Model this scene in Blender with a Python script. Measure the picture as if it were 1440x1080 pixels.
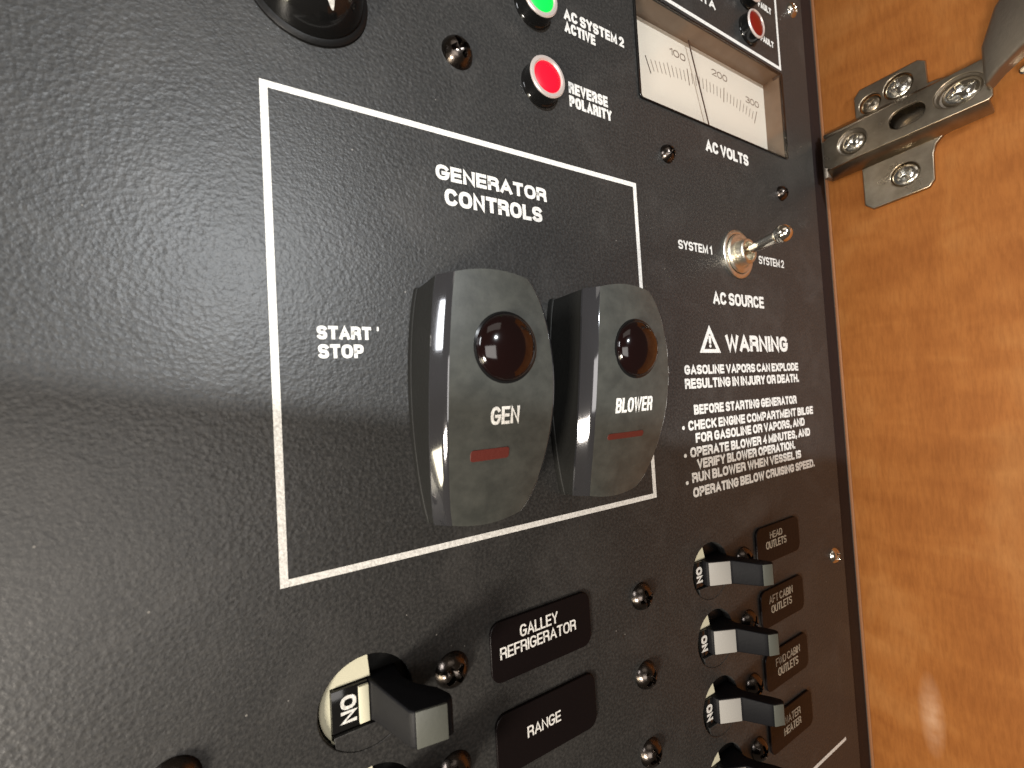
import bpy, bmesh, math, random
from mathutils import Matrix, Vector
S = 0.001                       # everything below is written in millimetres
scene = bpy.context.scene
COL = scene.collection
for o in list(bpy.data.objects): bpy.data.objects.remove(o)

def P3(x, z, n):                # panel coordinates (right, up, out of the panel) -> world
    return Vector((x*S, -n*S, z*S))

# ------------------------------------------------------------------ camera
cam_d = bpy.data.cameras.new('camera'); cam = bpy.data.objects.new('camera', cam_d); COL.objects.link(cam)
# camera axes (right, down, forward) in panel coordinates (x, z, n), from a resection of the panel artwork
CAM_RIGHT, CAM_DOWN, CAM_FWD = (0.863906, -0.057442, 0.500366), (-0.035660, -0.997958, -0.052997), (0.502389, 0.027942, -0.864190)
def pdir(v): return Vector((v[0], -v[2], v[1]))
r_, d_, f_ = pdir(CAM_RIGHT), pdir(CAM_DOWN), pdir(CAM_FWD)
m = Matrix(((r_.x, -d_.x, -f_.x, 0), (r_.y, -d_.y, -f_.y, 0), (r_.z, -d_.z, -f_.z, 0), (0, 0, 0, 1)))
cam.matrix_world = Matrix.Translation(P3(*(-1.735749, 30.678166, 86.423963))) @ m
cam_d.sensor_width = 36; cam_d.lens = 15.0
cam_d.clip_start = 0.001; cam_d.clip_end = 20
cam_d.dof.use_dof = True; cam_d.dof.focus_distance = 0.115; cam_d.dof.aperture_fstop = 26
scene.camera = cam

# ------------------------------------------------------------------ light
w = bpy.data.worlds.new('World'); scene.world = w; w.use_nodes = True
bg = w.node_tree.nodes['Background']; bg.inputs[0].default_value = (1.0, .80, .62, 1); bg.inputs[1].default_value = .09

def aim(o, target, roll=0):
    d = (target - o.location).normalized()
    o.rotation_mode = 'QUATERNION'
    o.rotation_quaternion = d.to_track_quat('-Z', 'Y')
def area(name, pos, tgt, sx, sy, power, col):
    l = bpy.data.lights.new(name, 'AREA'); l.shape = 'RECTANGLE'; l.size = sx*S; l.size_y = sy*S
    l.energy = power; l.color = col
    o = bpy.data.objects.new(name, l); COL.objects.link(o); o.location = P3(*pos); aim(o, P3(*tgt)); return o
# key: a small cool lamp above the camera whose beam is cut off along its lower edge
def spot(name, pos, dirv, power, col, size, blend, rad):
    l = bpy.data.lights.new(name, 'SPOT'); l.energy = power; l.color = col
    l.spot_size = math.radians(size); l.spot_blend = blend; l.shadow_soft_size = rad*S
    o = bpy.data.objects.new(name, l); COL.objects.link(o); o.location = P3(*pos)
    o.rotation_mode = 'QUATERNION'; o.rotation_quaternion = pdir(dirv).normalized().to_track_quat('-Z', 'Y')
    return o
LP = (-40., 318., 900.)
HALF = 86.
def cut_dir(L, a, b, half):
    # beam axis such that the cone's lower rim passes through the panel line a-b (x, z)
    L = Vector(L); A = Vector((a[0], a[1], 0))-L; B = Vector((b[0], b[1], 0))-L
    nrm = A.cross(B).normalized()
    if nrm.y < 0: nrm = -nrm
    mid = ((A.normalized()+B.normalized())*.5).normalized()
    return tuple(mid*math.cos(math.radians(half)) + nrm*math.sin(math.radians(half)))
spot('key_lamp', LP, cut_dir(LP, (-33, 37.6), (46, 23.4), HALF), 32., (.93, .97, 1.0), HALF*2, .0006, 3)
area('cabin_light', (-235, -150, 165), (190, -10, 20), 80, 60, 1.9, (1.0, .91, .80))
area('overhead_fill', (-60, 420, 360), (60, 30, 0), 360, 200, .22, (1.0, .93, .84))  # soft fill added overhead, not a known fixture
area('bevel_fill_upper', (-380, 175, 84), (30, 40, 10), 60, 150, .62, (.97, .98, 1.0))  # unseen cool light, added for the bright band on the rocker bevels
area('bevel_fill_lower', (-320, -205, 36), (30, 10, 10), 60, 100, .5, (1.0, .90, .66))  # unseen cream light, added to reflect low on the rocker bevels
area('front_fill', (-150, -60, 420), (30, 10, 0), 300, 220, .92, (1.0, .95, .90))  # broad frontal fill, added to lift the panel's lower half

scene.view_settings.view_transform = 'Standard'; scene.view_settings.look = 'None'
scene.view_settings.exposure = 0; scene.view_settings.gamma = 1
scene.render.engine = 'CYCLES'
scene.cycles.max_bounces = 8

# ------------------------------------------------------------------ materials
MATS = {}
def mat(name, col, rough=.5, metal=0., spec=.5, coat=0., emit=None, es=0., trans=0., ior=1.45):
    m = bpy.data.materials.new(name); m.use_nodes = True
    b = m.node_tree.nodes['Principled BSDF']; I = b.inputs
    I['Base Color'].default_value = (*col, 1); I['Roughness'].default_value = rough
    I['Metallic'].default_value = metal; I['Specular IOR Level'].default_value = spec
    I['Coat Weight'].default_value = coat; I['Coat Roughness'].default_value = .08
    I['Transmission Weight'].default_value = trans; I['IOR'].default_value = ior
    if emit: I['Emission Color'].default_value = (*emit, 1); I['Emission Strength'].default_value = es
    MATS[name] = m; return m
class NT:
    def __init__(s, m): s.t = m.node_tree; s.b = s.t.nodes['Principled BSDF']
    def n(s, kind, **kw):
        x = s.t.nodes.new(kind)
        for k, v in kw.items():
            if k in x.inputs: x.inputs[k].default_value = v
            else: setattr(x, k, v)
        return x
    def l(s, a, b): s.t.links.new(a, b)
def grain(m, scale=900, strength=.4, dist=.0003, rough_var=0., col2=None, stretch=(1, 1, 1), base=None, scale2=None, detail=3):
    """fine surface relief (+ optional worn colour variation)"""
    g = NT(m); tc = g.n('ShaderNodeTexCoord'); mp = g.n('ShaderNodeMapping'); mp.inputs['Scale'].default_value = stretch
    g.l(tc.outputs['Object'], mp.inputs[0])
    ns = g.n('ShaderNodeTexNoise', Scale=scale, Detail=detail, Roughness=.55); g.l(mp.outputs[0], ns.inputs['Vector'])
    bp = g.n('ShaderNodeBump', Strength=strength, Distance=dist); g.l(ns.outputs[0], bp.inputs['Height'])
    g.l(bp.outputs[0], g.b.inputs['Normal'])
    if rough_var:
        r0 = g.b.inputs['Roughness'].default_value
        n2 = g.n('ShaderNodeTexNoise', Scale=scale2 or scale*.06, Detail=5); g.l(mp.outputs[0], n2.inputs['Vector'])
        mr = g.n('ShaderNodeMapRange'); mr.inputs['To Min'].default_value = r0-rough_var; mr.inputs['To Max'].default_value = r0+rough_var
        g.l(n2.outputs[0], mr.inputs[0]); g.l(mr.outputs[0], g.b.inputs['Roughness'])
    if col2:
        n3 = g.n('ShaderNodeTexNoise', Scale=(scale2 or scale*.06)*1.7, Detail=6, Roughness=.65); g.l(mp.outputs[0], n3.inputs['Vector'])
        cr = g.n('ShaderNodeValToRGB'); cr.color_ramp.elements[0].position = .35; cr.color_ramp.elements[1].position = .68
        cr.color_ramp.elements[0].color = g.b.inputs['Base Color'].default_value; cr.color_ramp.elements[1].color = (*col2, 1)
        g.l(n3.outputs[0], cr.inputs[0]); g.l(cr.outputs[0], g.b.inputs['Base Color'])
    return m

M = {}
# powder coated panel: two sizes of grain, dusty patches
M['panel'] = mat('black_powder_coat', (.030, .028, .026), .42, spec=.45)
g = NT(M['panel']); tc = g.n('ShaderNodeTexCoord')
n1 = g.n('ShaderNodeTexNoise', Scale=850, Detail=3, Roughness=.5); g.l(tc.outputs['Object'], n1.inputs['Vector'])
v1 = g.n('ShaderNodeTexVoronoi', Scale=1300); g.l(tc.outputs['Object'], v1.inputs['Vector'])
mx = g.n('ShaderNodeMath', operation='MULTIPLY_ADD'); mx.inputs[1].default_value = .5
g.l(v1.outputs['Distance'], mx.inputs[0]); g.l(n1.outputs[0], mx.inputs[2])
sl = g.n('ShaderNodeTexNoise', Scale=18, Detail=3); g.l(tc.outputs['Object'], sl.inputs['Vector'])
fn = g.n('ShaderNodeTexNoise', Scale=2100, Detail=2); g.l(tc.outputs['Object'], fn.inputs['Vector'])
sr = g.n('ShaderNodeMapRange'); sr.inputs['From Min'].default_value = .35; sr.inputs['From Max'].default_value = .65; g.l(sl.outputs[0], sr.inputs[0])
mg = g.n('ShaderNodeMix'); g.l(sr.outputs[0], mg.inputs[0]); g.l(mx.outputs[0], mg.inputs[2]); g.l(fn.outputs[0], mg.inputs[3])
ad = g.n('ShaderNodeMath', operation='MULTIPLY_ADD'); ad.inputs[1].default_value = .55; g.l(mx.outputs[0], ad.inputs[0]); g.l(mg.outputs[0], ad.inputs[2])
bp = g.n('ShaderNodeBump', Strength=.26, Distance=.00024); g.l(ad.outputs[0], bp.inputs['Height']); g.l(bp.outputs[0], g.b.inputs['Normal'])
n2 = g.n('ShaderNodeTexNoise', Scale=26, Detail=7, Roughness=.6); g.l(tc.outputs['Object'], n2.inputs['Vector'])
mr = g.n('ShaderNodeMapRange'); mr.inputs['To Min'].default_value = .34; mr.inputs['To Max'].default_value = .46
g.l(n2.outputs[0], mr.inputs[0]); g.l(mr.outputs[0], g.b.inputs['Roughness'])
n3 = g.n('ShaderNodeTexNoise', Scale=1500, Detail=3); g.l(tc.outputs['Object'], n3.inputs['Vector'])
cr = g.n('ShaderNodeValToRGB'); cr.color_ramp.elements[0].position = .4; cr.color_ramp.elements[1].position = .72
cr.color_ramp.elements[0].color = (.019, .0187, .018, 1); cr.color_ramp.elements[1].color = (.040, .0385, .036, 1)
g.l(n3.outputs[0], cr.inputs[0])
vd = g.n('ShaderNodeTexVoronoi', Scale=330); g.l(tc.outputs['Object'], vd.inputs['Vector'])
near = g.n('ShaderNodeMath', operation='LESS_THAN'); near.inputs[1].default_value = .06; g.l(vd.outputs['Distance'], near.inputs[0])
sepc = g.n('ShaderNodeSeparateColor'); g.l(vd.outputs['Color'], sepc.inputs[0])
some = g.n('ShaderNodeMath', operation='GREATER_THAN'); some.inputs[1].default_value = .93; g.l(sepc.outputs[0], some.inputs[0])
dm = g.n('ShaderNodeMath', operation='MULTIPLY'); g.l(near.outputs[0], dm.inputs[0]); g.l(some.outputs[0], dm.inputs[1])
dd = g.n('ShaderNodeMixRGB'); dd.inputs[2].default_value = (.17, .16, .145, 1); g.l(dm.outputs[0], dd.inputs[0])
n4 = g.n('ShaderNodeTexNoise', Scale=45, Detail=8, Roughness=.7, Distortion=.8); g.l(tc.outputs['Object'], n4.inputs['Vector'])
c4 = g.n('ShaderNodeValToRGB'); c4.color_ramp.elements[0].position = .5; c4.color_ramp.elements[1].position = .78
c4.color_ramp.elements[1].color = (.35, .35, .35, 1); g.l(n4.outputs[0], c4.inputs[0])
wm = g.n('ShaderNodeMixRGB'); wm.inputs[2].default_value = (.078, .074, .069, 1); g.l(c4.outputs[0], wm.inputs[0]); g.l(cr.outputs[0], wm.inputs[1])
g.l(wm.outputs[0], dd.inputs[1]); g.l(dd.outputs[0], g.b.inputs['Base Color'])

# reddish maple veneer
M['wood'] = mat('maple_veneer', (.42, .17, .05), .55, spec=.2)
g = NT(M['wood']); tc = g.n('ShaderNodeTexCoord')
mp = g.n('ShaderNodeMapping'); mp.inputs['Scale'].default_value = (34, 10, 30); g.l(tc.outputs['Object'], mp.inputs[0])
na = g.n('ShaderNodeTexNoise', Scale=1., Detail=6, Roughness=.6, Distortion=1.2); g.l(mp.outputs[0], na.inputs['Vector'])
mp2 = g.n('ShaderNodeMapping'); mp2.inputs['Scale'].default_value = (900, 130, 900); g.l(tc.outputs['Object'], mp2.inputs[0])
nb = g.n('ShaderNodeTexNoise', Scale=1., Detail=4, Roughness=.7); g.l(mp2.outputs[0], nb.inputs['Vector'])
mp3 = g.n('ShaderNodeMapping'); mp3.inputs['Scale'].default_value = (30, 75, 30); mp3.inputs['Rotation'].default_value = (0, 0, .12); g.l(tc.outputs['Object'], mp3.inputs[0])
nc = g.n('ShaderNodeTexNoise', Scale=1., Detail=3, Distortion=.6); g.l(mp3.outputs[0], nc.inputs['Vector'])
cr = g.n('ShaderNodeValToRGB'); e = cr.color_ramp.elements
e[0].position = .25; e[0].color = (.22, .068, .014, 1); e[1].position = .78; e[1].color = (.43, .19, .058, 1)
x = cr.color_ramp.elements.new(.5); x.color = (.325, .118, .028, 1)
add = g.n('ShaderNodeMath', operation='MULTIPLY_ADD'); add.inputs[1].default_value = .45; g.l(nc.outputs[0], add.inputs[0])
sub = g.n('ShaderNodeMath', operation='MULTIPLY'); sub.inputs[1].default_value = .55; g.l(na.outputs[0], sub.inputs[0]); g.l(sub.outputs[0], add.inputs[2])
g.l(add.outputs[0], cr.inputs[0])
mul = g.n('ShaderNodeMixRGB', blend_type='MULTIPLY'); mul.inputs[0].default_value = .3
cr2 = g.n('ShaderNodeValToRGB'); cr2.color_ramp.elements[0].position = .35; cr2.color_ramp.elements[0].color = (.45, .38, .33, 1); cr2.color_ramp.elements[1].position = .6
g.l(nb.outputs[0], cr2.inputs[0]); g.l(cr.outputs[0], mul.inputs[1]); g.l(cr2.outputs[0], mul.inputs[2]); 
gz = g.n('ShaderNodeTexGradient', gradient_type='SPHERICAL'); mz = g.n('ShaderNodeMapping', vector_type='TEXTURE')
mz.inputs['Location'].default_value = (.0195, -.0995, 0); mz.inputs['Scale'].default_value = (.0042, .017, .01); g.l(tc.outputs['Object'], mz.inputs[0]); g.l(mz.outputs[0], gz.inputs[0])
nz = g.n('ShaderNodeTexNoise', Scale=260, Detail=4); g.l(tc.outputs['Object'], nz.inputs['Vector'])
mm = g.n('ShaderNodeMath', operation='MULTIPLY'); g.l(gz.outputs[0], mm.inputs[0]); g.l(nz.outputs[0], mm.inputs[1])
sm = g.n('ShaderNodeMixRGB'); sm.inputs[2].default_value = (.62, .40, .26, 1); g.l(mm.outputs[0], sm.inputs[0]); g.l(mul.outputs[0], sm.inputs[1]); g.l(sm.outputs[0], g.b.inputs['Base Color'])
bp = g.n('ShaderNodeBump', Strength=.12, Distance=.0002); g.l(nb.outputs[0], bp.inputs['Height']); g.l(bp.outputs[0], g.b.inputs['Normal'])

M['edge'] = grain(mat('pale_veneer_edge', (.26, .11, .045), .6), 1500, .2)
M['stile'] = grain(mat('dark_brown_stile', (.010, .006, .006), .6, spec=.3), 500, .3, rough_var=.1)
M['paint'] = grain(mat('white_screen_print', (.82, .81, .77), .55), 1800, .5, .0002, col2=(.50, .49, .46), scale2=900)
M['text_soft'] = grain(mat('dull_label_print', (.30, .26, .20), .55), 1800, .3, .0001)  # darker print colour for the right-hand name plates
M['black'] = grain(mat('black_plastic', (.006, .006, .006), .38, spec=.3), 1200, .12, rough_var=.06)
M['black_matte'] = grain(mat('matte_black_plastic', (.010, .010, .009), .6, spec=.3), 900, .3)
M['lever'] = grain(mat('dull_black_lever', (.005, .005, .006), .5, spec=.14), 1200, .12, rough_var=.08)
M['gloss'] = mat('gloss_black_plastic', (.006, .006, .006), .12, spec=.5)
M['rocker'] = grain(mat('satin_black_rocker', (.036, .038, .034), .36, spec=.6), 1500, .12, .0001, rough_var=.13, scale2=150, col2=(.058, .060, .053))
M['rim'] = mat('polished_rocker_edge', (.055, .055, .06), .08, metal=.6, spec=1., coat=1.)
M['lens'] = mat('dark_red_lens', (.005, .0015, .0015), .10, spec=.5, coat=.3)
M['bar'] = grain(mat('dull_red_window', (.095, .018, .013), .45), 1500, .2)
M['screw'] = grain(mat('black_oxide_screw', (.10, .085, .075), .24, metal=1.), 1500, .15, rough_var=.08, scale2=200)
M['steel'] = grain(mat('nickel_screw', (.66, .62, .54), .17, metal=1.), 1200, .15, rough_var=.08, scale2=200)
M['hinge'] = grain(mat('nickel_plated_steel', (.40, .335, .25), .30, metal=1.), 700, .10, rough_var=.10, scale2=60, col2=(.24, .195, .14))
M['hinge_dark'] = grain(mat('dark_zinc_link', (.32, .28, .23), .5, metal=1.), 600, .3, rough_var=.1)
M['nut'] = grain(mat('brassy_nut', (.76, .72, .62), .33, metal=1.), 1500, .2, rough_var=.1, scale2=200)
M['chrome'] = mat('chromed_lever', (.80, .74, .64), .12, metal=1.)
M['red'] = mat('lit_red_lens', (.60, .004, .015), .4, spec=.2, emit=(1., .006, .035), es=.50)
M['red_dim'] = mat('unlit_red_lens', (.15, .004, .003), .3)
M['green'] = mat('lit_green_lens', (.003, .42, .05), .4, spec=.2, emit=(.004, .85, .08), es=.60)
M['bezel'] = mat('pale_lamp_rim', (.66, .58, .54), .28, metal=.45, spec=.6)
M['cream'] = grain(mat('cream_breaker_body', (.62, .60, .45), .4), 900, .2, .0001)
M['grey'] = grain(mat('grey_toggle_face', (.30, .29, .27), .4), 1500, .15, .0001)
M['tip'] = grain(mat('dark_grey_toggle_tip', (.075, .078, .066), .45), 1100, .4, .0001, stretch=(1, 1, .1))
M['label'] = grain(mat('black_label_plate', (.006, .004, .004), .34, spec=.16), 900, .15)
M['dial'] = grain(mat('ivory_dial', (.76, .76, .73), .6), 700, .1)
M['wall_in'] = grain(mat('taupe_meter_wall', (.20, .155, .12), .45), 400, .3, col2=(.14, .105, .08), scale2=50)
M['ink'] = mat('grey_dial_ink', (.16, .13, .11), .6)
M['needle'] = mat('dark_needle', (.03, .02, .02), .5)
# clear cover glass
gm = bpy.data.materials.new('clear_window'); gm.use_nodes = True; t = gm.node_tree; t.nodes.clear()
out = t.nodes.new('ShaderNodeOutputMaterial'); mix = t.nodes.new('ShaderNodeMixShader'); tr = t.nodes.new('ShaderNodeBsdfTransparent')
gl = t.nodes.new('ShaderNodeBsdfGlossy'); gl.inputs['Roughness'].default_value = .12; lw = t.nodes.new('ShaderNodeLayerWeight'); lw.inputs[0].default_value = .5; pw = t.nodes.new('ShaderNodeMath'); pw.operation = 'POWER'; pw.inputs[1].default_value = 4.; t.links.new(lw.outputs['Facing'], pw.inputs[0]); fr = t.nodes.new('ShaderNodeMath'); fr.operation = 'MULTIPLY_ADD'; fr.inputs[1].default_value = .5; fr.inputs[2].default_value = .03; t.links.new(pw.outputs[0], fr.inputs[0])
tr.inputs[0].default_value = (.97, .95, .92, 1)
t.links.new(fr.outputs[0], mix.inputs[0]); t.links.new(tr.outputs[0], mix.inputs[1]); t.links.new(gl.outputs[0], mix.inputs[2]); t.links.new(mix.outputs[0], out.inputs[0])
M['glass'] = gm

# ------------------------------------------------------------------ builders
def frame_panel(x, z, n=0):     # local x right, y up, z out of the panel
    return Matrix(((1, 0, 0, x*S), (0, 0, -1, -n*S), (0, 1, 0, z*S), (0, 0, 0, 1)))
WX = 212.9
def frame_wall(n, z, h=0):      # local x towards the viewer along the wall, y up, z off the wall
    return Matrix(((0, 0, -1, (WX-h)*S), (-1, 0, 0, -n*S), (0, 1, 0, z*S), (0, 0, 0, 1)))
def meta(o, label=None, cat=None, group=None, kind=None):
    if label: o['label'] = label
    if cat: o['category'] = cat
    if group: o['group'] = group
    if kind: o['kind'] = kind
    return o
def thing(name, label, cat, mtx, group=None):
    o = bpy.data.objects.new(name, None); COL.objects.link(o); o.matrix_world = mtx; o.empty_display_size = .004
    return meta(o, label, cat, group)
def link(name, me, material, parent=None, mtx=None, smooth=True, autos=None):
    o = bpy.data.objects.new(name, me); COL.objects.link(o)
    if material is not None:
        me.materials.clear(); me.materials.append(material)
    if parent: o.parent = parent
    if mtx is not None:
        if parent: o.matrix_local = mtx
        else: o.matrix_world = mtx
    if smooth and len(me.polygons):
        me.polygons.foreach_set('use_smooth', [True]*len(me.polygons))
        me.set_sharp_from_angle(angle=math.radians(autos or 35))
    return o
def mesh(verts, faces, name='m'):
    me = bpy.data.meshes.new(name); me.from_pydata([Vector(v)*S for v in verts], [], faces); me.validate()
    bm = bmesh.new(); bm.from_mesh(me); bmesh.ops.recalc_face_normals(bm, faces=bm.faces); bm.to_mesh(me); bm.free()
    return me
def T(x=0, y=0, z=0): return Matrix.Translation((x*S, y*S, z*S))
def lathe(prof, seg=48, sx=1, sy=1):
    """prof: (radius, height) list, closed at r=0 ends"""
    V, F = [], []; rows = []
    for r, h in prof:
        if r < 1e-6: rows.append([len(V)]); V.append((0, 0, h))
        else:
            rows.append(list(range(len(V), len(V)+seg)))
            for i in range(seg):
                a = 2*math.pi*i/seg; V.append((r*math.cos(a)*sx, r*math.sin(a)*sy, h))
    for A, B in zip(rows, rows[1:]):
        for i in range(seg):
            j = (i+1) % seg
            if len(A) == 1 and len(B) == 1: continue
            if len(A) == 1: F.append((A[0], B[i], B[j]))
            elif len(B) == 1: F.append((A[i], B[0], A[j]))
            else: F.append((A[i], B[i], B[j], A[j]))
    return mesh(V, F)
def rrect(x0, x1, y0, y1, r, k=6):
    pts = []
    for cx, cy, a0 in ((x1-r, y1-r, 0), (x0+r, y1-r, 90), (x0+r, y0+r, 180), (x1-r, y0+r, 270)):
        for i in range(k+1):
            a = math.radians(a0+90*i/k); pts.append((cx+r*math.cos(a), cy+r*math.sin(a)))
    return pts
def circ(cx, cy, r, k=40, ry=None):
    return [(cx+r*math.cos(2*math.pi*i/k), cy+(ry or r)*math.sin(2*math.pi*i/k)) for i in range(k)]
def curve_mesh(c):
    o = bpy.data.objects.new('tmp', c); COL.objects.link(o)
    dg = bpy.context.evaluated_depsgraph_get(); dg.update()
    me = bpy.data.meshes.new_from_object(o.evaluated_get(dg)); bpy.data.objects.remove(o)
    return me
def plate(outlines, h0, h1, bev=0.):
    """flat plate with holes: outlines in mm; thickness h0..h1"""
    c = bpy.data.curves.new('c', 'CURVE'); c.dimensions = '2D'; c.fill_mode = 'BOTH'
    for pts in outlines:
        s = c.splines.new('POLY'); s.points.add(len(pts)-1); s.use_cyclic_u = True
        for p, q in zip(s.points, pts): p.co = (q[0]*S, q[1]*S, 0, 1)
    c.extrude = max(1e-7, ((h1-h0)/2-bev)*S); c.bevel_depth = bev*S; c.bevel_resolution = 2; c.offset = -bev*S
    me = curve_mesh(c); me.transform(T(0, 0, (h0+h1)/2))
    return me
def _arc(cx, cy, rx, ry, a0, a1, n=10, e=2.5):
    out = []
    for i in range(n+1):
        a = math.radians(a0+(a1-a0)*i/n); c, s_ = math.cos(a), math.sin(a)
        out.append((cx+rx*math.copysign(abs(c)**(2/e), c), cy+ry*math.copysign(abs(s_)**(2/e), s_)))
    return out
_bowl = lambda x, y0, y1, n=8: _arc(x, (y0+y1)/2, 1-x, (y1-y0)/2, 90, -90, n)
GL = {   # letter: (width, open strokes, closed strokes) on a unit cell, drawn with a flat pen
 'A': (.95, [[(0, 0), (.5, 1), (1, 0)], [(.17, .3), (.83, .3)]], []), 'B': (.8, [[(0, .5), (0, 1), (.55, 1)]+_arc(.55, .75, .38, .25, 90, -90, 8)], [[(0, 0), (0, .5), (.55, .5)]+_arc(.55, .25, .45, .25, 90, -90, 8)]),
 'C': (.88, [_arc(.5, .5, .5, .5, 38, 322, 22)], []), 'D': (.86, [], [[(0, 0), (0, 1), (.4, 1)]+_bowl(.4, 0, 1, 12)]),
 'E': (.72, [[(1, 1), (0, 1), (0, 0), (1, 0)], [(0, .5), (.92, .5)]], []), 'F': (.7, [[(1, 1), (0, 1), (0, 0)], [(0, .48), (.88, .48)]], []),
 'G': (.92, [_arc(.5, .5, .5, .5, 40, 335, 22)+[(1, .46), (.55, .46)]], []), 'H': (.84, [[(0, 0), (0, 1)], [(1, 0), (1, 1)], [(0, .5), (1, .5)]], []),
 'I': (0, [[(0, 0), (0, 1)]], []), 'J': (.6, [[(1, 1)]+_arc(.5, .25, .5, .25, 0, -170, 10)], []), 'K': (.84, [[(0, 0), (0, 1)], [(1, 1), (0, .36)], [(.32, .56), (1, 0)]], []),
 'L': (.66, [[(0, 1), (0, 0), (1, 0)]], []), 'M': (1.02, [[(0, 0), (0, 1), (.5, .12), (1, 1), (1, 0)]], []), 'N': (.84, [[(0, 0), (0, 1), (1, 0), (1, 1)]], []),
 'O': (.95, [], [_arc(.5, .5, .5, .5, 0, 345, 23)]), 'P': (.78, [[(0, 0), (0, 1), (.55, 1)]+_arc(.55, .72, .45, .28, 90, -90, 8)+[(0, .44)]], []),
 'R': (.84, [[(0, 0), (0, 1), (.55, 1)]+_arc(.55, .74, .42, .26, 90, -90, 8)+[(0, .48)], [(.5, .48), (.95, .36), (1, 0)]], []),
 'S': (.8, [_arc(.5, .75, .5, .25, 25, 270, 14)+_arc(.5, .25, .5, .25, 90, -155, 14)[1:]], []), 'T': (.8, [[(0, 1), (1, 1)], [(.5, 1), (.5, 0)]], []),
 'U': (.84, [[(0, 1)]+_arc(.5, .38, .5, .38, 180, 360, 12)+[(1, 1)]], []), 'V': (.88, [[(0, 1), (.5, 0), (1, 1)]], []), 'W': (1.3, [[(0, 1), (.25, 0), (.5, .96), (.75, 0), (1, 1)]], []),
 'X': (.86, [[(0, 0), (1, 1)], [(0, 1), (1, 0)]], []), 'Y': (.86, [[(0, 1), (.5, .46), (1, 1)], [(.5, .46), (.5, 0)]], []),
 '0': (.72, [], [_arc(.5, .5, .5, .5, 0, 345, 23)]), '1': (.3, [[(0, .74), (1, 1), (1, 0)]], []), '2': (.72, [_arc(.5, .72, .5, .28, 165, -30, 12)+[(0, 0), (1, 0)]], []),
 '3': (.7, [_arc(.45, .76, .5, .24, 150, -90, 12), _arc(.45, .26, .55, .26, 90, -150, 12)], []), '4': (.74, [[(.75, 0), (.75, 1), (0, .3), (1, .3)]], []),
 '.': (0, [[(0, 0), (0, .06)]], []), ',': (.08, [[(1, .08), (0, -.16)]], []), "'": (0, [[(0, .66), (0, 1)]], []),
}
def _ribbon(pts, hw, closed):
    n = len(pts); L_, R_ = [], []
    P = [Vector(p) for p in pts]
    for i in range(n):
        a = P[(i-1) % n] if (closed or i) else None; c = P[(i+1) % n] if (closed or i < n-1) else None
        d1 = (P[i]-a) if a is not None else None; d2 = (c-P[i]) if c is not None else None
        if d1 is None or d1.length < 1e-6: d1 = d2
        if d2 is None or d2.length < 1e-6: d2 = d1
        d1 = d1.normalized(); d2 = d2.normalized()
        n1 = Vector((-d1.y, d1.x)); n2 = Vector((-d2.y, d2.x)); q = n1+n2
        q = q.normalized() if q.length > 1e-4 else n1
        k = min(1/max(.2, q.dot(n1)), 1.7)
        e_ = 0 if (closed or 0 < i < n-1) else (-1 if i == 0 else 1)
        L_.append(P[i]+q*hw*k); R_.append(P[i]-q*hw*k)
    return L_, R_
def text_mesh(s, x0, x1, y0, y1, h=.05, bold=.03, rot=0, th=.03, pen=None):
    """flat printed capitals between the given corners; bold scales the pen width"""
    if rot: X0, X1, Y0, Y1 = 0, (y1-y0), 0, (x1-x0)       # turned a quarter clockwise
    else: X0, X1, Y0, Y1 = x0, x1, y0, y1
    H = Y1-Y0; t = pen or H*(.115+3.1*bold); gap = .10
    ws, unit, fix = [], 0, 0
    for ch in s:
        if ch == ' ': unit += .38
        else: unit += GL[ch][0]+gap; fix += t
    unit -= gap; k = (X1-X0-fix)/unit if unit > 1e-6 else 0; x = X0; V, F = [], []; lift = 0
    for ch in s:
        if ch == ' ': x += .38*k; continue
        w_, op, cl = GL[ch]; W = w_*k
        for pts, closed in [(p, False) for p in op]+[(p, True) for p in cl]:
            q = []
            for a, b in pts:
                p_ = (x+t/2+a*W, Y0+t/2+b*(H-t))
                if not q or math.hypot(p_[0]-q[-1][0], p_[1]-q[-1][1]) > 1e-3: q.append(p_)
            # square pen ends reach the cap line
            if not closed:
                for i0, i1 in ((0, 1), (-1, -2)):
                    d = Vector(q[i0])-Vector(q[i1]); d.normalize(); q[i0] = (q[i0][0]+d.x*t/2*.9, q[i0][1]+d.y*t/2*.9)
            A, B = _ribbon(q, t/2, closed); n = len(A); b0 = len(V); z = h+lift*.0016; lift = (lift+1) % 5
            for a_, b_ in zip(A, B): V += [(a_.x, a_.y, z), (b_.x, b_.y, z)]
            m_ = n if closed else n-1
            for i in range(m_):
                j = (i+1) % n; F.append((b0+2*i, b0+2*i+1, b0+2*j+1, b0+2*j))
            # thin edge down to the surface
            c0 = len(V)
            for a_, b_ in zip(A, B): V += [(a_.x, a_.y, h-th), (b_.x, b_.y, h-th)]
            for i in range(m_):
                j = (i+1) % n
                F.append((b0+2*i, b0+2*j, c0+2*j, c0+2*i)); F.append((b0+2*i+1, b0+2*j+1, c0+2*j+1, c0+2*i+1))
        x += W+t+gap*k
    if rot: V = [(x0+b, y1-a, c) for a, b, c in V]
    return mesh(V, F)
def lettering(parent, s, x0, x1, y0, y1, h=.06, bold=.03, rot=0, m_=None, label=None):
    o = link('lettering', text_mesh(s, x0, x1, y0, y1, h, bold, rot), m_ or M['paint'], parent, smooth=False)
    return o
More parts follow.
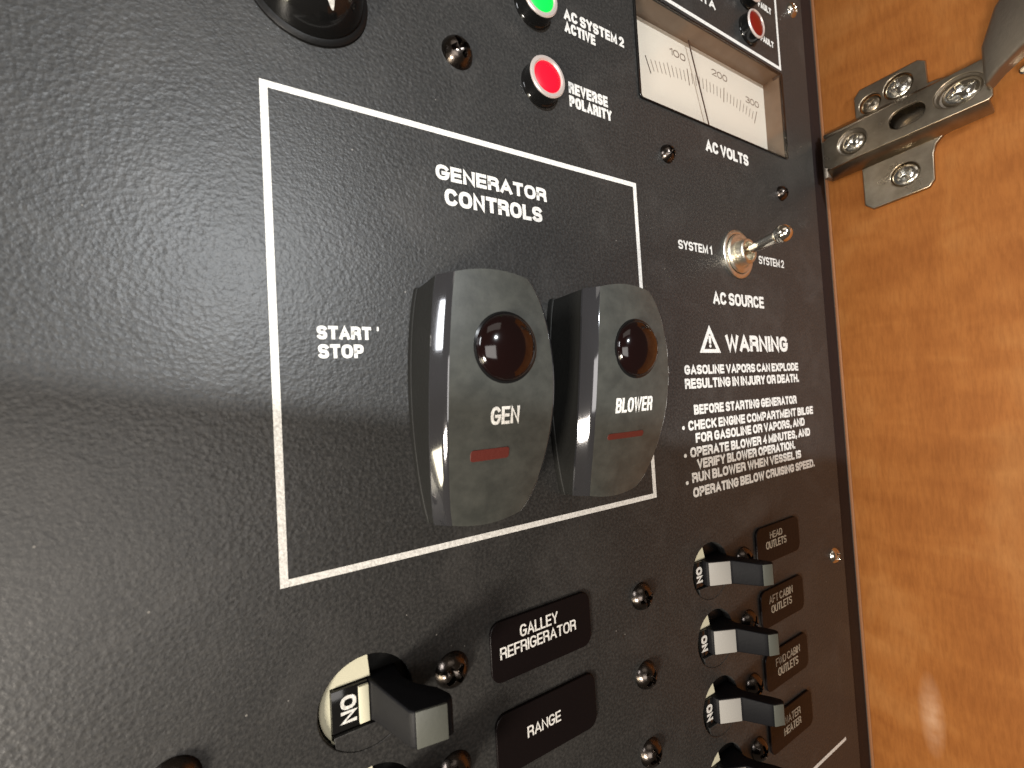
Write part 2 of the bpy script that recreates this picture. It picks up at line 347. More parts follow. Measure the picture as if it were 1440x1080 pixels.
def box(x0, x1, y0, y1, z0, z1, bev=.2, seg=2):
    bm = bmesh.new(); bmesh.ops.create_cube(bm, size=1)
    for v in bm.verts: v.co = Vector(((x0+x1)/2+v.co.x*(x1-x0), (y0+y1)/2+v.co.y*(y1-y0), (z0+z1)/2+v.co.z*(z1-z0)))*S
    if bev: bmesh.ops.bevel(bm, geom=list(bm.edges), offset=bev*S, segments=seg, affect='EDGES', profile=.5)
    me = bpy.data.meshes.new('b'); bm.to_mesh(me); bm.free(); return me
def bevel_mesh(me, w_, seg=2, ang=25):
    bm = bmesh.new(); bm.from_mesh(me)
    ed = [e for e in bm.edges if len(e.link_faces) == 2 and e.calc_face_angle() > math.radians(ang)]
    bmesh.ops.bevel(bm, geom=ed, offset=w_*S, segments=seg, affect='EDGES', profile=.5, clamp_overlap=True)
    bm.to_mesh(me); bm.free(); return me
def tube(path, rad, seg=12, caps=True):
    V, F = [], []; n = len(path); P = [Vector(p) for p in path]
    up = Vector((0, 0, 1))
    for i, p in enumerate(P):
        d = (P[min(i+1, n-1)]-P[max(i-1, 0)]).normalized()
        a = d.cross(up if abs(d.z) < .9 else Vector((1, 0, 0))).normalized(); b = d.cross(a)
        r = rad[i] if isinstance(rad, (list, tuple)) else rad
        for k in range(seg):
            t = 2*math.pi*k/seg; V.append(p+a*math.cos(t)*r+b*math.sin(t)*r)
    for i in range(n-1):
        for k in range(seg):
            j = (k+1) % seg; F.append((i*seg+k, i*seg+j, (i+1)*seg+j, (i+1)*seg+k))
    if caps: F.append(tuple(range(seg))); F.append(tuple(range((n-1)*seg, n*seg)))
    return mesh(V, F)
def screw_mesh(r, h, arm=.62, width=.17, depth=.75, ang=.3, rings=22, seg=72):
    """domed head with a cross recess"""
    V, F = [(0, 0, h-depth*h)], []
    for i in range(1, rings+1):
        t = i/rings; rr = r*t
        for k in range(seg):
            a = 2*math.pi*k/seg
            if i == rings: z = 0; q = rr
            else: z = h*(math.cos(min(1, t)**1.6*math.pi/2)**.75 if t < 1 else 0); q = rr
            x, y = q*math.cos(a), q*math.sin(a)
            xr, yr = x*math.cos(ang)+y*math.sin(ang), -x*math.sin(ang)+y*math.cos(ang)
            ww = width*r*(1.15-.5*math.hypot(x, y)/(arm*r)) if math.hypot(x, y) < arm*r else 0
            inside = (abs(xr) < ww or abs(yr) < ww) and math.hypot(x, y) < arm*r
            if inside: z -= depth*h*(1-.55*math.hypot(x, y)/(arm*r))
            V.append((x, y, max(z, 0) if not inside else z))
    for k in range(seg): F.append((0, 1+k, 1+(k+1) % seg))
    for i in range(rings-1):
        for k in range(seg):
            j = (k+1) % seg; a = 1+i*seg; b = a+seg
            F.append((a+k, b+k, b+j, a+j))
    b = 1+(rings-1)*seg; n = len(V)
    for k in range(seg): V.append((r*math.cos(2*math.pi*k/seg), r*math.sin(2*math.pi*k/seg), -1.2))
    for k in range(seg): F.append((b+k, n+k, n+(k+1) % seg, b+(k+1) % seg))
    return mesh(V, F)

# ------------------------------------------------------------------ the setting: cabinet wall, stile
BRK_L = [(13.0, -25.3), (13.0, -46.0), (13.0, -66.7)]
BRK_R = [(115.9, -26.9), (116.1, -47.5), (116.3, -68.1), (116.5, -88.7), (116.7, -109.3)]
stile = link('cabinet_stile', box(199, WX-.05, -175, 235, -20, -1.5, .3), M['stile'], mtx=frame_panel(0, 0)); meta(stile, kind='structure')
backb = link('cabinet_back', box(-110, 199-.05, -175, 235, -42, -38, .3), M['stile'], mtx=frame_panel(0, 0)); meta(backb, kind='structure')
wall = link('cabinet_wall', box(-.35, 130, -175, 235, -15, 0, .25), M['wood'], mtx=frame_wall(0, 0)); meta(wall, kind='structure')
edge = link('veneer_edge', box(-1.42, -.36, -175, 235, -15, .05, .2), M['edge'], mtx=frame_wall(0, 0)); meta(edge, kind='structure')

# ------------------------------------------------------------------ control panel
panel = thing('control_panel', 'black textured switch panel with white printed lettering beside the wood', 'panel', frame_panel(0, 0))
WIN = (98.6, 178.6, 117.6, 151.2)
holes = [rrect(-95, 200.4, -165, 225, 2)] + [circ(x, z, 8.55) for x, z in BRK_L+BRK_R] + [rrect(*WIN, 1.0)]
link('face_plate', plate(holes, -2.6, 0, .22), M['panel'], panel, autos=30)
# printed frames
def strip(pts, wd=1.25, closed=False):
    """mitred painted line along axis-aligned points"""
    for (a, b), (c, d) in zip(pts, pts[1:]):
        x0, x1 = min(a, c)-wd/2, max(a, c)+wd/2; y0, y1 = min(b, d)-wd/2, max(b, d)+wd/2
        yield (x0, x1, y0, y1)
def frame_outline(x0, x1, y0, y1, wd): return [[(x0, y0), (x1, y0), (x1, y1), (x0, y1)], [(x0+wd, y0+wd), (x1-wd, y0+wd), (x1-wd, y1-wd), (x0+wd, y1-wd)]]
o = link('printed_frame', plate(frame_outline(-.55, 94.1, -.6, 90.5, 1.3), .005, .05), M['paint'], panel, smooth=False); o['label'] = 'white printed line boxing the generator switches'
o = link('printed_frame', plate(frame_outline(-20, 180.3, 153.4, 222, 1.25), .005, .05), M['paint'], panel, smooth=False); o['label'] = 'white printed line above the voltmeter'
o = link('printed_line', plate([[(60, -111.4), (190.4, -111.4), (190.4, -110.1), (60, -110.1)]], .005, .05), M['paint'], panel, smooth=False)
L = lambda *a, **k: lettering(panel, *a, **k)
L('GENERATOR', 32.3, 61.7, 79.0, 82.4, bold=.043); L('CONTROLS', 34.1, 60.0, 73.5, 77.3, bold=.043)
L('START', 7.1, 17.0, 43.3, 45.9, bold=.043); L('STOP', 7.2, 15.4, 39.7, 42.4, bold=.043); L("'", 18.1, 18.9, 44.0, 46.0, bold=.02)
L('REVERSE', 71.1, 85.0, 110.3, 113.4, bold=.043); L('POLARITY', 71.1, 86.2, 106.6, 109.7, bold=.043)
L('AC SYSTEM 2', 71.0, 93.0, 130.5, 133.5, bold=.043); L('ACTIVE', 71.0, 81.8, 127.0, 130.0, bold=.043)
L('AC VOLTS', 128.3, 152.6, 108.6, 112.6, bold=.043)
L('SYSTEM 1', 111.0, 127.7, 73.4, 76.3, bold=.03); L('SYSTEM 2', 154.6, 171.3, 73.3, 76.3, bold=.02)
L('AC SOURCE', 126.4, 155.8, 57.0, 61.2, bold=.035)
L('WARNING', 131.5, 169.6, 41.3, 47.0, bold=.043)
L('GASOLINE VAPORS CAN EXPLODE', 109.8, 176.0, 34.1, 37.1, bold=.043); L('RESULTING IN INJURY OR DEATH.', 109.6, 175.8, 29.7, 32.9, bold=.043)
L('BEFORE STARTING GENERATOR', 113.0, 173.0, 21.6, 24.7, bold=.043)
for s, x0, x1, y0 in (('CHECK ENGINE COMPARTMENT BILGE', 109.8, 184.5, 16.9), ('FOR GASOLINE OR VAPORS, AND', 112.9, 177.6, 12.9), ('OPERATE BLOWER 4 MINUTES, AND', 109.9, 181.0, 8.7),
                      ('VERIFY BLOWER OPERATION.', 112.8, 169.5, 4.9), ('RUN BLOWER WHEN VESSEL IS', 110.0, 173.3, 1.0), ('OPERATING BELOW CRUISING SPEED.', 110.0, 182.6, -3.5)):
    L(s, x0, x1, y0, y0+3.05, bold=.043)
for i, y in enumerate((18.0, 9.6, 1.4)):
    link('bullet', plate([circ(107.6, y, .6, 16)], .005, .05), M['paint'], panel, smooth=False)
o = link('warning_symbol', plate([[(117.8, 40.9), (128.6, 40.9), (123.3, 49.9)], [(120.2, 42.1), (126.3, 42.1), (123.3, 47.2)]], .005, .05), M['paint'], panel, smooth=False)
link('exclamation_mark', plate([[(122.8, 43.9), (123.8, 43.9), (124.0, 46.4), (122.6, 46.4)], circ(123.3, 43.1, .55, 12)], .005, .05), M['paint'], panel, smooth=False)
L('FAULT', 167.0, 176.0, 160.9, 163.4, bold=.043); L('FAULT', 167.0, 176.0, 174.3, 176.9, bold=.043); L('PORTA', 121.5, 139.4, 161.1, 164.1, bold=.043)

# screws of the panel (shared meshes)
def put_screws(parent, spots, r, h, material, ang, name='screw', arm=.62, width=.17):
    me = screw_mesh(r, h, ang=ang, arm=arm, width=width); first = None
    for x, y, a in spots:
        o = link(name, me if first is None else first.data, material, parent, T(x, y, 0) @ Matrix.Rotation(a, 4, 'Z'), autos=42)
        first = first or o
put_screws(panel, [(39.1, 109.5, .25)], 3.8, 2.6, M['screw'], .2)
put_screws(panel, [(30.1, -25.6, .5), (29.6, -45.8, .1), (-16.0, -25.8, .3), (-16.0, -46.4, .9), (85.6, -26.1, 0), (85.4, -47.2, .5), (85.3, -67.8, .15), (85.3, -88.4, .7),
                   (132.9, -27.0, .2), (133.1, -47.6, .8), (133.3, -68.2, .4), (133.5, -88.8, 0)], 3.7, 2.5, M['screw'], .2)
put_screws(panel, [(108.6, 102.6, .6), (173.2, 102.6, .3)], 2.9, 2.3, M['screw'], .1)
put_screws(panel, [(192.1, 183.0, .3), (192.4, -40.2, .2)], 3.1, 1.6, M['steel'], .3)

# engraved name plates
def name_plate(cx, cy, w_, h_, lines, soft=False):
    o = link('name_plate', plate([rrect(cx-w_/2, cx+w_/2, cy-h_/2, cy+h_/2, 2.6)], .005, .75, .18), M['label'], panel)
    for s, x0, x1, y0, y1 in lines:
        link('lettering', text_mesh(s, x0, x1, y0, y1, .80, .012), M['text_soft' if soft else 'paint'], o, smooth=False)
    return o
name_plate(52.9, -25.7, 28, 13.2, [('GALLEY', 46.4, 57.0, -24.0, -21.3), ('REFRIGERATOR', 41.1, 62.2, -27.3, -24.7)])
name_plate(53.1, -45.7, 28, 13.2, [('RANGE', 46.9, 56.2, -46.6, -44.1)])
name_plate(153.0, -25.4, 26.8, 12.4, [('HEAD', 147.6, 155.3, -23.7, -21.4), ('OUTLETS', 144.9, 157.6, -27.0, -24.4)], 1)
name_plate(153.0, -46.6, 26.8, 12.4, [('AFT CABIN', 144.3, 159.2, -45.2, -42.6), ('OUTLETS', 145.3, 158.2, -48.6, -46.0)], 1)
name_plate(153.0, -67.4, 26.8, 12.4, [('FWD CABIN', 145.6, 161.0, -66.6, -64.0), ('OUTLETS', 146.6, 159.4, -70.2, -67.4)], 1)
name_plate(153.0, -88.0, 26.8, 12.4, [('WATER', 147.6, 158.4, -87.2, -84.6), ('HEATER', 147.6, 158.4, -90.6, -88.0)], 1)

# ------------------------------------------------------------------ rocker switches
HH = 23.8
def rk_n(t): return 15.2+4.0*t-3.2*t*t
def rk_c(t): return -.2-1.0*t*t-.45*t**10
def rk_w(t): return 11.35-3.05*t*t-.7*t**10
def rk_z(t, u): return HH*t - (1.0*u*u)*(1 if t > 0 else -1)*abs(t)**5 + (.9*abs(t)**5*(1 if t > 0 else -1))
def rocker(x, z, label, word, wx, bar):
    t0 = thing('rocker_switch', label, 'switch', frame_panel(x, z), 'rocker switches of the generator controls')
    NR = 44; rows = [-1+2*i/NR for i in range(NR+1)]; U = [-1, -.8, -.6, -.4, -.2, 0, .2, .4, .6, .8, 1]
    # face
    V, F = [], []
    for t in rows:
        for u in U: V.append((rk_c(t)+rk_w(t)*u, rk_z(t, u), rk_n(t)+.35*(1-u*u)))
    k = len(U)
    for i in range(NR):
        for j in range(k-1): F.append((i*k+j, i*k+j+1, (i+1)*k+j+1, (i+1)*k+j))
    link('actuator_face', mesh(V, F), M['rocker'], t0, autos=60)
    # polished bevels along both long edges
    for sgn, nm in ((-1, 'polished_edge'), (1, 'polished_edge')):
        V, F = [], []
        for t in rows:
            c, w_, n = rk_c(t), rk_w(t), rk_n(t); zz = rk_z(t, 1)
            for q in range(6):
                a = (0, .05, .35, .7, .96, 1.0)[q]; xx = w_+(0, .35, 1.1, 1.9, 2.5, 2.55)[q]; hh = n-(0, .16, 1.05, 2.05, 2.85, 3.3)[q]
                V.append((c+sgn*xx, zz, hh))
        for i in range(NR):
            for j in range(5): F.append((i*6+j, i*6+j+1, (i+1)*6+j+1, (i+1)*6+j))
        link(nm, mesh(V, F), M['rim'], t0, autos=28)
    # side skirt down to the bezel, closed at both ends
    V, F = [], []; ring = []
    for t in rows: ring.append((rk_c(t)-rk_w(t)-2.47, rk_z(t, 1), rk_n(t)-3.3))
    for u in U[1:-1]: ring.append((rk_c(1)+(rk_w(1))*u, rk_z(1, u), rk_n(1)+.35*(1-u*u)))
    for t in reversed(rows): ring.append((rk_c(t)+rk_w(t)+2.47, rk_z(t, 1), rk_n(t)-3.3))
    for u in reversed(U[1:-1]): ring.append((rk_c(-1)+(rk_w(-1))*u, rk_z(-1, u), rk_n(-1)+.35*(1-u*u)))
    n = len(ring)
    for p in ring: V.append(p)
    for p in ring: V.append((p[0]*1.005, p[1]*1.0, .8))
    for i in range(n): F.append((i, (i+1) % n, n+(i+1) % n, n+i))
    link('actuator_side', mesh(V, F), M['black_matte'], t0, autos=50)
    # bezel
    pts = [(rk_c(t)-rk_w(t)-2.75, HH*1.012*t) for t in rows]+[(rk_c(t)+rk_w(t)+2.75, HH*1.012*t) for t in reversed(rows)]
    link('mounting_bezel', plate([list(reversed(pts))], .01, 2.0, .3), M['black_matte'], t0)
    # lens
    def surf(me, lift):
        for v in me.vertices:
            t = (v.co.y/S)/HH; v.co.z += (rk_n(t)+.35*(1-((v.co.x/S-rk_c(t))/rk_w(t))**2)+lift)*S
        return me
    R_ = 6.35; prof = [(R_+.5, -.3), (R_+.45, .12), (R_, .22)]
    me = lathe(prof+[(R_-.25, .05)], 56); me.transform(T(.1, 9.9)); link('lens_ring', surf(me, 0), M['gloss'], t0)
    prof = [(R_, -.1)]+[(R_*math.cos(a*math.pi/2/10), .1+2.7*math.sin(a*math.pi/2/10)) for a in range(11)]
    prof[-1] = (0, 2.8)
    me = lathe(prof, 56); me.transform(T(.1, 9.9)); link('indicator_lens', surf(me, 0), M['lens'], t0)
    me = text_mesh(word, wx[0], wx[1], -4.6, -1.2, 0, .02); link('lettering', surf(me, .06), M['paint'], t0, smooth=False)
    me = plate([rrect(*bar, .6)], -.05, .12, .04); link('indicator_bar', surf(me, .0), M['bar'], t0)
    return t0
rocker(38.0, 30.0, 'satin black rocker switch marked GEN with dark red lens', 'GEN', (-3.2, 3.1), (-7.0, 1.2, -11.3, -9.1))
rocker(72.4, 30.0, 'satin black rocker switch marked BLOWER beside the warning text', 'BLOWER', (-5.9, 5.8), (-7.4, 3.8, -10.6, -9.2))

# ------------------------------------------------------------------ pilot lights
def pilot(x, z, label, m_, H=3.6, R_=5.2, rim=1.25):
    t0 = thing('pilot_light', label, 'indicator light', frame_panel(x, z), 'round pilot lights on the panel')
    link('body', lathe([(R_+.35, 0), (R_+.3, .5), (R_+.05, .8), (R_, H-.5), (R_+.05, H-.2), (R_-.2, H)], 48), M['gloss'], t0)
    link('rim', lathe([(R_, H-.1), (R_+.02, H+.1), (R_-.25, H+.35), (R_-rim*.7, H+.4), (R_-rim, H+.1), (R_-rim-.05, H-.4)], 48), M['bezel'], t0)
    link('lens', lathe([(R_-rim, H-.3), (R_-rim, H), (R_-rim-.55, H+.25), (R_-3, H+.4), (0, H+.5)], 48), m_, t0)
pilot(61.7, 109.0, 'bright red round lamp left of REVERSE POLARITY', M['red'])
pilot(60.9, 129.3, 'bright green round lamp at the top beside AC SYSTEM 2', M['green'])
pilot(158.6, 161.5, 'dim dark red lamp beside FAULT above the voltmeter', M['red_dim'], H=3.2, rim=.8)
pilot(158.6, 175.2, 'dark lamp cut by the top edge above the dim red one', M['red_dim'], H=3.2, rim=.8)

# ------------------------------------------------------------------ black knob, top left
kn = thing('round_knob', 'glossy black round knob cut off at the top left edge', 'knob', frame_panel(8.3, 111.0))
link('flange', lathe([(11.0, 0), (11.0, .5), (10.6, .9), (10.0, 1.1), (9.6, .9)], 64), M['black'], kn)
link('cap', lathe([(10.1, .6), (10.0, 1.6), (9.6, 3.2), (8.8, 5.2), (7.4, 7.2), (5.4, 8.7), (3, 9.5), (0, 9.8)], 64), M['gloss'], kn)

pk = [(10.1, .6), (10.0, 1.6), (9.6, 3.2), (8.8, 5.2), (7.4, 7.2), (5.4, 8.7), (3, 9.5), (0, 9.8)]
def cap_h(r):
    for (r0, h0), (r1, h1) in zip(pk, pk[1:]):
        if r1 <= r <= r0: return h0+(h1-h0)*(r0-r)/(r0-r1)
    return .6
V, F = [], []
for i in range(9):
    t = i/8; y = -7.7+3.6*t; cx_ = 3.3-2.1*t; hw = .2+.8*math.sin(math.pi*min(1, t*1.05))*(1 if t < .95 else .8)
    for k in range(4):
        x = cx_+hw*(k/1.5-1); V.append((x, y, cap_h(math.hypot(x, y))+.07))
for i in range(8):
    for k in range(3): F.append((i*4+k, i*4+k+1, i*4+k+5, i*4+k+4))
link('painted_glint', mesh(V, F), M['paint'], kn, autos=60)  # reflected highlight on the cap, put in as white paint

# ------------------------------------------------------------------ toggle switch
tg = thing('toggle_switch', 'small chromed toggle switch between SYSTEM 1 and SYSTEM 2', 'switch', frame_panel(141.4, 75.0))
link('washer', lathe([(8.4, 0), (8.4, .7), (8.0, 1.0), (7.2, 1.05), (6.9, .9)], 56), M['nut'], tg)
link('lock_nut', lathe([(6.7, .9), (6.7, 1.5), (6.4, 1.8), (5.2, 1.85), (5.0, 1.5), (4.2, 1.5)], 48), M['nut'], tg)
link('bushing', lathe([(4.3, .8), (4.3, 4.2), (3.9, 4.6), (3.2, 4.6), (3.0, 4.0), (3.0, 2.2), (0, 2.2)], 40), M['nut'], tg)
bx, bz, bn = -4.6, .4, 19.0
link('lever', tube([(0, 0, 2.4), (bx*.25, bz*.25, 6), (bx*.6, bz*.6, 11.5), (bx*.85, bz*.85, 16)], [1.5, 1.55, 1.75, 2.0], 20), M['chrome'], tg)
link('lever_tip', lathe([(0, -2.5)]+[(2.75*math.cos(a*math.pi/16), 2.75*math.sin(a*math.pi/16)) for a in range(-7, 8)]+[(0, 2.75)], 32), M['chrome'], tg, T(bx, bz, bn-1.5))

# ------------------------------------------------------------------ voltmeter
vm = thing('voltmeter', 'recessed analogue meter with ivory dial above AC VOLTS', 'meter', frame_panel(0, 0))
x0, x1, y0, y1 = WIN
D = -6.4
link('dial', plate([[(x0-.2, y0-.2), (x1+.2, y0-.2), (x1+.2, y1+.2), (x0-.2, y1+.2)]], D-1, D), M['dial'], vm, smooth=False)
wt = .9
for nm, r in (('side_wall', (x1-.02, x1+wt, y0-wt, y1+wt)), ('side_wall', (x0-wt, x0+.02, y0-wt, y1+wt)), ('side_wall', (x0+.03, x1-.03, y1-.02, y1+wt)), ('side_wall', (x0+.03, x1-.03, y0-wt, y0+.02))):
    link(nm, box(*r, D-1, -.25, .05), M['wall_in'], vm)
link('window_rim', plate([rrect(x0-.8, x1+1.3, y0-.35, y1+.6, 1.2), rrect(x0+.05, x1-.05, y0+.05, y1-.05, .8)], .01, .55, .12), M['gloss'], vm)
link('cover_glass', box(x0+.1, x1-.1, y0+.1, y1-.1, .25, .55, 0), M['glass'], vm, smooth=False)
# scale: ticks converge on the pivot
px, py = 141.0, 62.0
ticks = []
for i in range(31):
    x = 110.6+(171.5-110.6)*i/30
    mid = 138.9-2.9*((x-140)/30)**2 + .25
    big = (i % 10 == 0); ln = 2.9 if big else (2.4 if i % 5 == 0 else 1.9)
    d = Vector((x-px, mid-py)).normalized(); q = Vector((-d.y, d.x)); wd = .42 if big else .27
    c = Vector((x, mid)); a = c-d*ln; b = c+d*ln
    ticks.append((i, [tuple(a-q*wd/2), tuple(b-q*wd/2), tuple(b+q*wd/2), tuple(a+q*wd/2)]))
for i, p in ticks:
    link('scale_mark', plate([p], D+.005, D+.03), M['ink' if i else 'needle'], vm, smooth=False)
for s, a, b, y in (('100', 121.8, 130, 143.9), ('200', 144.6, 154.0, 144.4), ('300', 165.4, 174.4, 140.4)):
    link('lettering', text_mesh(s, a, b, y, y+2.5, D+.03, .012, th=.02), M['ink'], vm, smooth=False)
link('needle', tube([(130.0, 150.6, D+1.6), (138.6, 122.0, D+1.6)], .22, 6), M['needle'], vm)

# ------------------------------------------------------------------ circuit breakers
HP_BIG = [(-.2, -3), (.5, .2), (.9, .7), (4.6, 11.4), (5.4, 12.3), (11.0, 13.2), (12.2, 12.8), (12.4, 11.4), (11.0, 8.6), (8.0, 5.4), (6.4, 2.5), (6.0, -3)]
HP = [(-3.2, -3), (-3.1, .7), (-2.8, 1.2), (3.6, 4.2), (4.1, 4.7), (7.8, 10.2), (8.5, 11.0), (11.8, 12.3), (12.7, 12.0), (12.9, 11.0), (11.4, 8.6), (8.8, 5.4), (7.0, 2.5), (6.6, -3)]
def hz(p):   # half height of the lever tapers to its tip
    return 3.75-.045*max(0, p[1])
def prism(prof, hzf):
    V = [(p[0], hzf(p), p[1]) for p in prof]+[(p[0], -hzf(p), p[1]) for p in prof]; n = len(prof)
    F = [tuple(range(n)), tuple(range(2*n-1, n-1, -1))]+[(i, (i+1) % n, n+(i+1) % n, n+i) for i in range(n)]
    return mesh(V, F)
def seg_poly(r, f, k=64):
    return [p for p in circ(0, 0, r, k) if f(*p)]
BOXF = [(0, 1, 2, 3), (4, 5, 6, 7), (0, 1, 5, 4), (1, 2, 6, 5), (2, 3, 7, 6), (3, 0, 4, 7)]
def slab(p, q, h0, h1, th=.5, out=.22):
    """thin insert lying on the lever face that runs from p to q in the (x, height) profile"""
    d = Vector((q[0]-p[0], q[1]-p[1])).normalized(); nn = Vector((-d.y, d.x))
    P_, Q_ = Vector(p), Vector(q); V = []
    for k in (out, out-th):
        a = P_+nn*k; b = Q_+nn*k
        V += [(a.x, h0, a.y), (a.x, -h0, a.y), (b.x, -h1, b.y), (b.x, h1, b.y)]
    return bevel_mesh(mesh(V, BOXF), .12)
def brk_parts(t0, big):
    lab0, lab1 = (-6.25, .35) if big else (-8.0, -3.3)
    link('breaker_body', lathe([(8.9, -3.0), (8.9, -2.9), (8.2, -2.75), (0, -2.75)], 48), M['black'], t0)
    arc = [(-8.3*math.cos(math.radians(a)), 8.3*math.sin(math.radians(a))) for a in range(-50, 97 if big else 80, 6)]
    pts = arc+([(.9, 3.9), (-6.3, 3.9), (-6.3, -5.6)] if big else [(-1.0, 3.7), (-7.2, 3.7), (-7.2, -4.1)])
    link('white_surround', plate([pts], -2.7, -1.1, .12), M['cream'], t0)
    link('lower_guard', plate([[(-6.0, -4.3), (8.55*math.cos(math.radians(-30)), -4.3)]+[(8.5*math.cos(math.radians(a)), 8.5*math.sin(math.radians(a))) for a in range(-31, -136, -6)]], -2.7, -.03, .1), M['panel'], t0)
    dr = box(max(lab0, -7.1), lab1, -3.9, 3.7, -2.7, -.35, .25); link('label_drum', dr, M['gloss'], t0)
    if big:
        link('lettering', text_mesh('ON', -4.7, -1.9, -2.7, 2.3, -.28, .035, rot=1, th=.05), M['paint'], t0, smooth=False)
        link('cream_face', box(-1.5, .35, -3.5, 3.3, -.5, .25, .15), M['cream'], t0)
    else:
        link('lettering', text_mesh('ON', -6.6, -3.9, -2.5, 2.3, -.28, .05, rot=1, th=.05), M['paint'], t0, smooth=False)
    H_ = HP_BIG if big else HP
    lv = link('toggle_lever', bevel_mesh(prism(H_, hz), .45, 3), M['lever'], t0, autos=45)
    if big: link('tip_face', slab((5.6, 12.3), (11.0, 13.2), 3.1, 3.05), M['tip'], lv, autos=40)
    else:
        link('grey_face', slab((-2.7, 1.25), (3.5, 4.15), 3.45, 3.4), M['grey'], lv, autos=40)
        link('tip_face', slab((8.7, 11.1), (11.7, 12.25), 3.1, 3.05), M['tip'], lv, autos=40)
def copy_tree(o, mtx):
    c = o.copy(); COL.objects.link(c); c.matrix_world = mtx
    for ch in list(o.children):
        d = ch.copy(); COL.objects.link(d); d.parent = c; d.matrix_local = ch.matrix_local
        for g2 in list(ch.children):
            e2 = g2.copy(); COL.objects.link(e2); e2.parent = d; e2.matrix_local = g2.matrix_local
    return c
GRP = 'circuit breakers switched on'
b0 = thing('circuit_breaker', 'black breaker lever left of the GALLEY REFRIGERATOR plate', 'circuit breaker', frame_panel(*BRK_L[0]), GRP); brk_parts(b0, True)
b1 = thing('circuit_breaker', 'topmost black breaker of the right column, beside HEAD OUTLETS', 'circuit breaker', frame_panel(*BRK_R[0]), GRP); brk_parts(b1, False)
bpy.context.view_layer.update()
for src, p, lab in ((b0, BRK_L[1], 'black breaker left of the RANGE plate, cut by the bottom edge'),
         (b1, BRK_R[1], 'second black breaker down the right column, beside AFT CABIN OUTLETS'),
         (b1, BRK_R[2], 'third black breaker down the right column'),
         (b1, BRK_R[3], 'lowest black breaker of the right column, cut by the bottom edge')):
    c = copy_tree(src, frame_panel(*p)); c['label'] = lab

# ------------------------------------------------------------------ cabinet hinge on the wood
hg = thing('cabinet_hinge', 'nickel plated cabinet hinge screwed to the orange wood', 'hinge', frame_wall(0, 0))
out = [(11.6, 134.0), (11.6, 144.0), (13.6, 146.4), (31.5, 146.0), (33.4, 144.4), (33.6, 136), (41.5, 134.5), (42, 116.5), (36.5, 115.2), (34.4, 113.0), (33.5, 110.0), (33.3, 100.5), (31.8, 98.3), (15.0, 97.0), (12.4, 99.5), (12.4, 116)]
link('mounting_plate', plate([list(reversed(out)), circ(25.3, 106.1, 4.3), circ(25.4, 140.2, 4.4), circ(16.6, 139.0, 3.5)], .01, 1.7, .3), M['hinge'], hg)
me = screw_mesh(4.2, 1.2, ang=.5, width=.16); me.transform(T(25.3, 106.1, .6)); link('screw', me, M['steel'], hg, autos=42)
me = screw_mesh(4.2, 1.2, ang=.1, width=.16); me.transform(T(25.4, 140.2, .6)); link('screw', me, M['steel'], hg, autos=42)
me = screw_mesh(3.2, .9, ang=.8, width=.16); me.transform(T(16.6, 139.0, .5)); link('screw', me, M['hinge'], hg, autos=42)
# arm: bridge section with an open slot and screw recesses
AH = 7.9
top = [(2.0, 119.0), (2.2, 129.0), (3.6, 130.6), (49.0, 132.0), (50.2, 130.5), (50.0, 118.8), (49, 117.9), (15, 117.6), (4.0, 117.0)]
slot = [(q[0], q[1]) for q in rrect(23.7, 34.0, 121.4, 128.2, 3.3)]
arm = link('hinge_arm', plate([list(reversed(top)), slot, circ(12.0, 124.4, 4.9), circ(42.4, 125.2, 6.2, ry=4.9)], AH-1.3, AH, .25), M['hinge'], hg)
V, F = [], []
lo = [(2.0, 113.8), (14, 114.0), (49, 115.2)]; hi = [(2.0, 117.2), (14, 117.7), (49, 118.0)]
for a in lo: V.append((a[0], a[1], 1.8))
for a in hi: V.append((a[0], a[1], AH-.5))
for a in lo: V.append((a[0], a[1]+1.4, 1.8))
for a in hi: V.append((a[0], a[1]+1.4, AH-1.3))
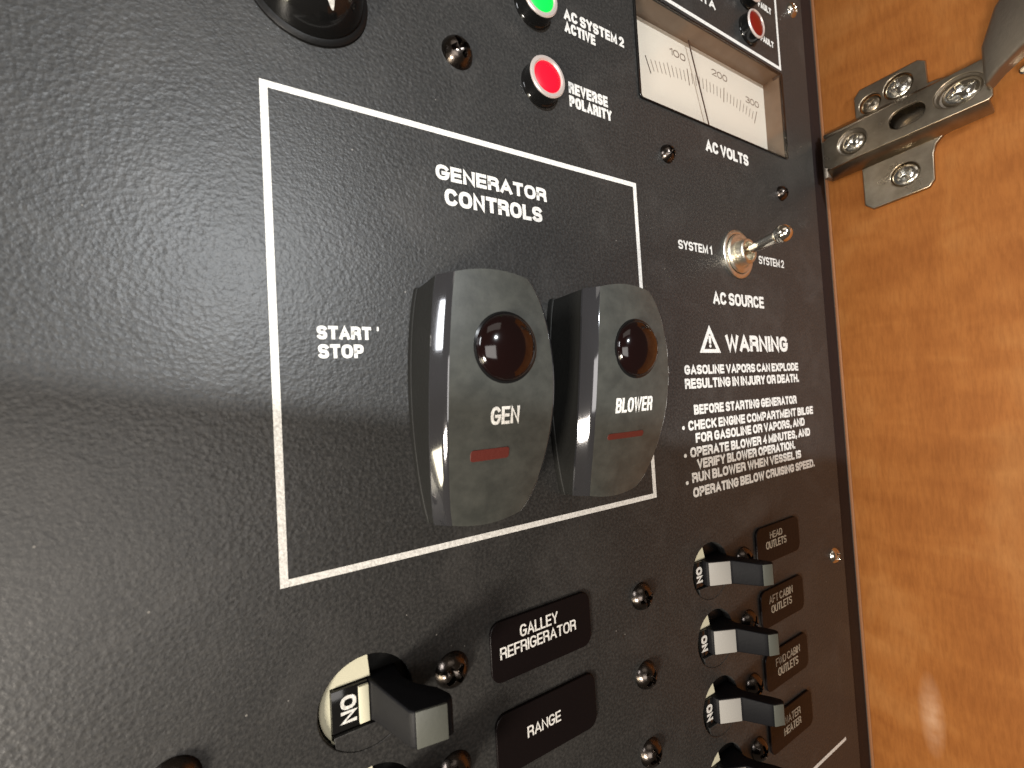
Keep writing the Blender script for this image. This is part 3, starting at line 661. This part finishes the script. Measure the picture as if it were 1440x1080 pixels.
F = [(0, 1, 4, 3), (1, 2, 5, 4), (6, 7, 10, 9), (7, 8, 11, 10), (3, 4, 10, 9), (4, 5, 11, 10), (0, 1, 7, 6), (1, 2, 8, 7), (0, 3, 9, 6), (2, 5, 11, 8)]
link('arm_flange', bevel_mesh(mesh(V, F), .3), M['hinge'], arm, autos=45)
V2 = [(x, 249.6-y if y < 125 else y, z) for x, y, z in V]
link('arm_flange', bevel_mesh(mesh(V2, F), .3), M['hinge'], arm, autos=45)
link('arm_end', box(1.2, 2.9, 114.5, 130, 1.8, AH-.6, .4), M['hinge_dark'], arm)
me = lathe([(4.85, AH-1.4), (4.85, AH-.5), (4.5, AH-.9), (3.9, AH-2.6), (0, AH-2.8)], 40); me.transform(T(12.0, 124.4)); link('screw_recess', me, M['hinge_dark'], arm)
me = screw_mesh(3.9, 1.7, ang=.5, width=.2, arm=.7); me.transform(T(12.0, 124.4, AH-1.6)); link('screw', me, M['steel'], hg, autos=42)
me = lathe([(4.85, AH-1.4), (4.85, AH-.4), (4.5, AH-.8), (4.2, AH-2.6), (0, AH-2.8)], 40, sx=1.27); me.transform(T(42.4, 125.2)); link('screw_recess', me, M['hinge_dark'], arm)
me = screw_mesh(4.3, 2.0, ang=.25, width=.2, arm=.7); me.transform(Matrix.Diagonal((1.2, 1, 1, 1))); me.transform(T(43.0, 125.0, AH-1.8)); link('screw', me, M['steel'], hg, autos=42)
# cranked link and cup that carry on towards the door
V = []
prof = [(49.0, 120.5, 133.5, 5.0, 12.5), (53.0, 123.0, 142.5, 7.5, 15.5), (58.0, 125.0, 147.0, 10.0, 18.5), (72, 126, 150, 14, 24), (95, 126, 152, 17, 28)]
for u, a, b, c, d in prof: V += [(u, a, c), (u, b, c), (u, b, d), (u, a, d)]
F = [(0, 1, 2, 3), (16, 17, 18, 19)]
for i in range(4):
    for k in range(4): F.append((i*4+k, i*4+(k+1) % 4, (i+1)*4+(k+1) % 4, (i+1)*4+k))
link('cranked_link', bevel_mesh(mesh(V, F), 1.4, 3), M['hinge_dark'], hg, autos=50)
link('pivot_pin', lathe([(1.4, 0), (1.4, .6), (1.0, 1.0), (0, 1.1)], 24), M['steel'], hg, T(57.0, 122.6, 7.0))
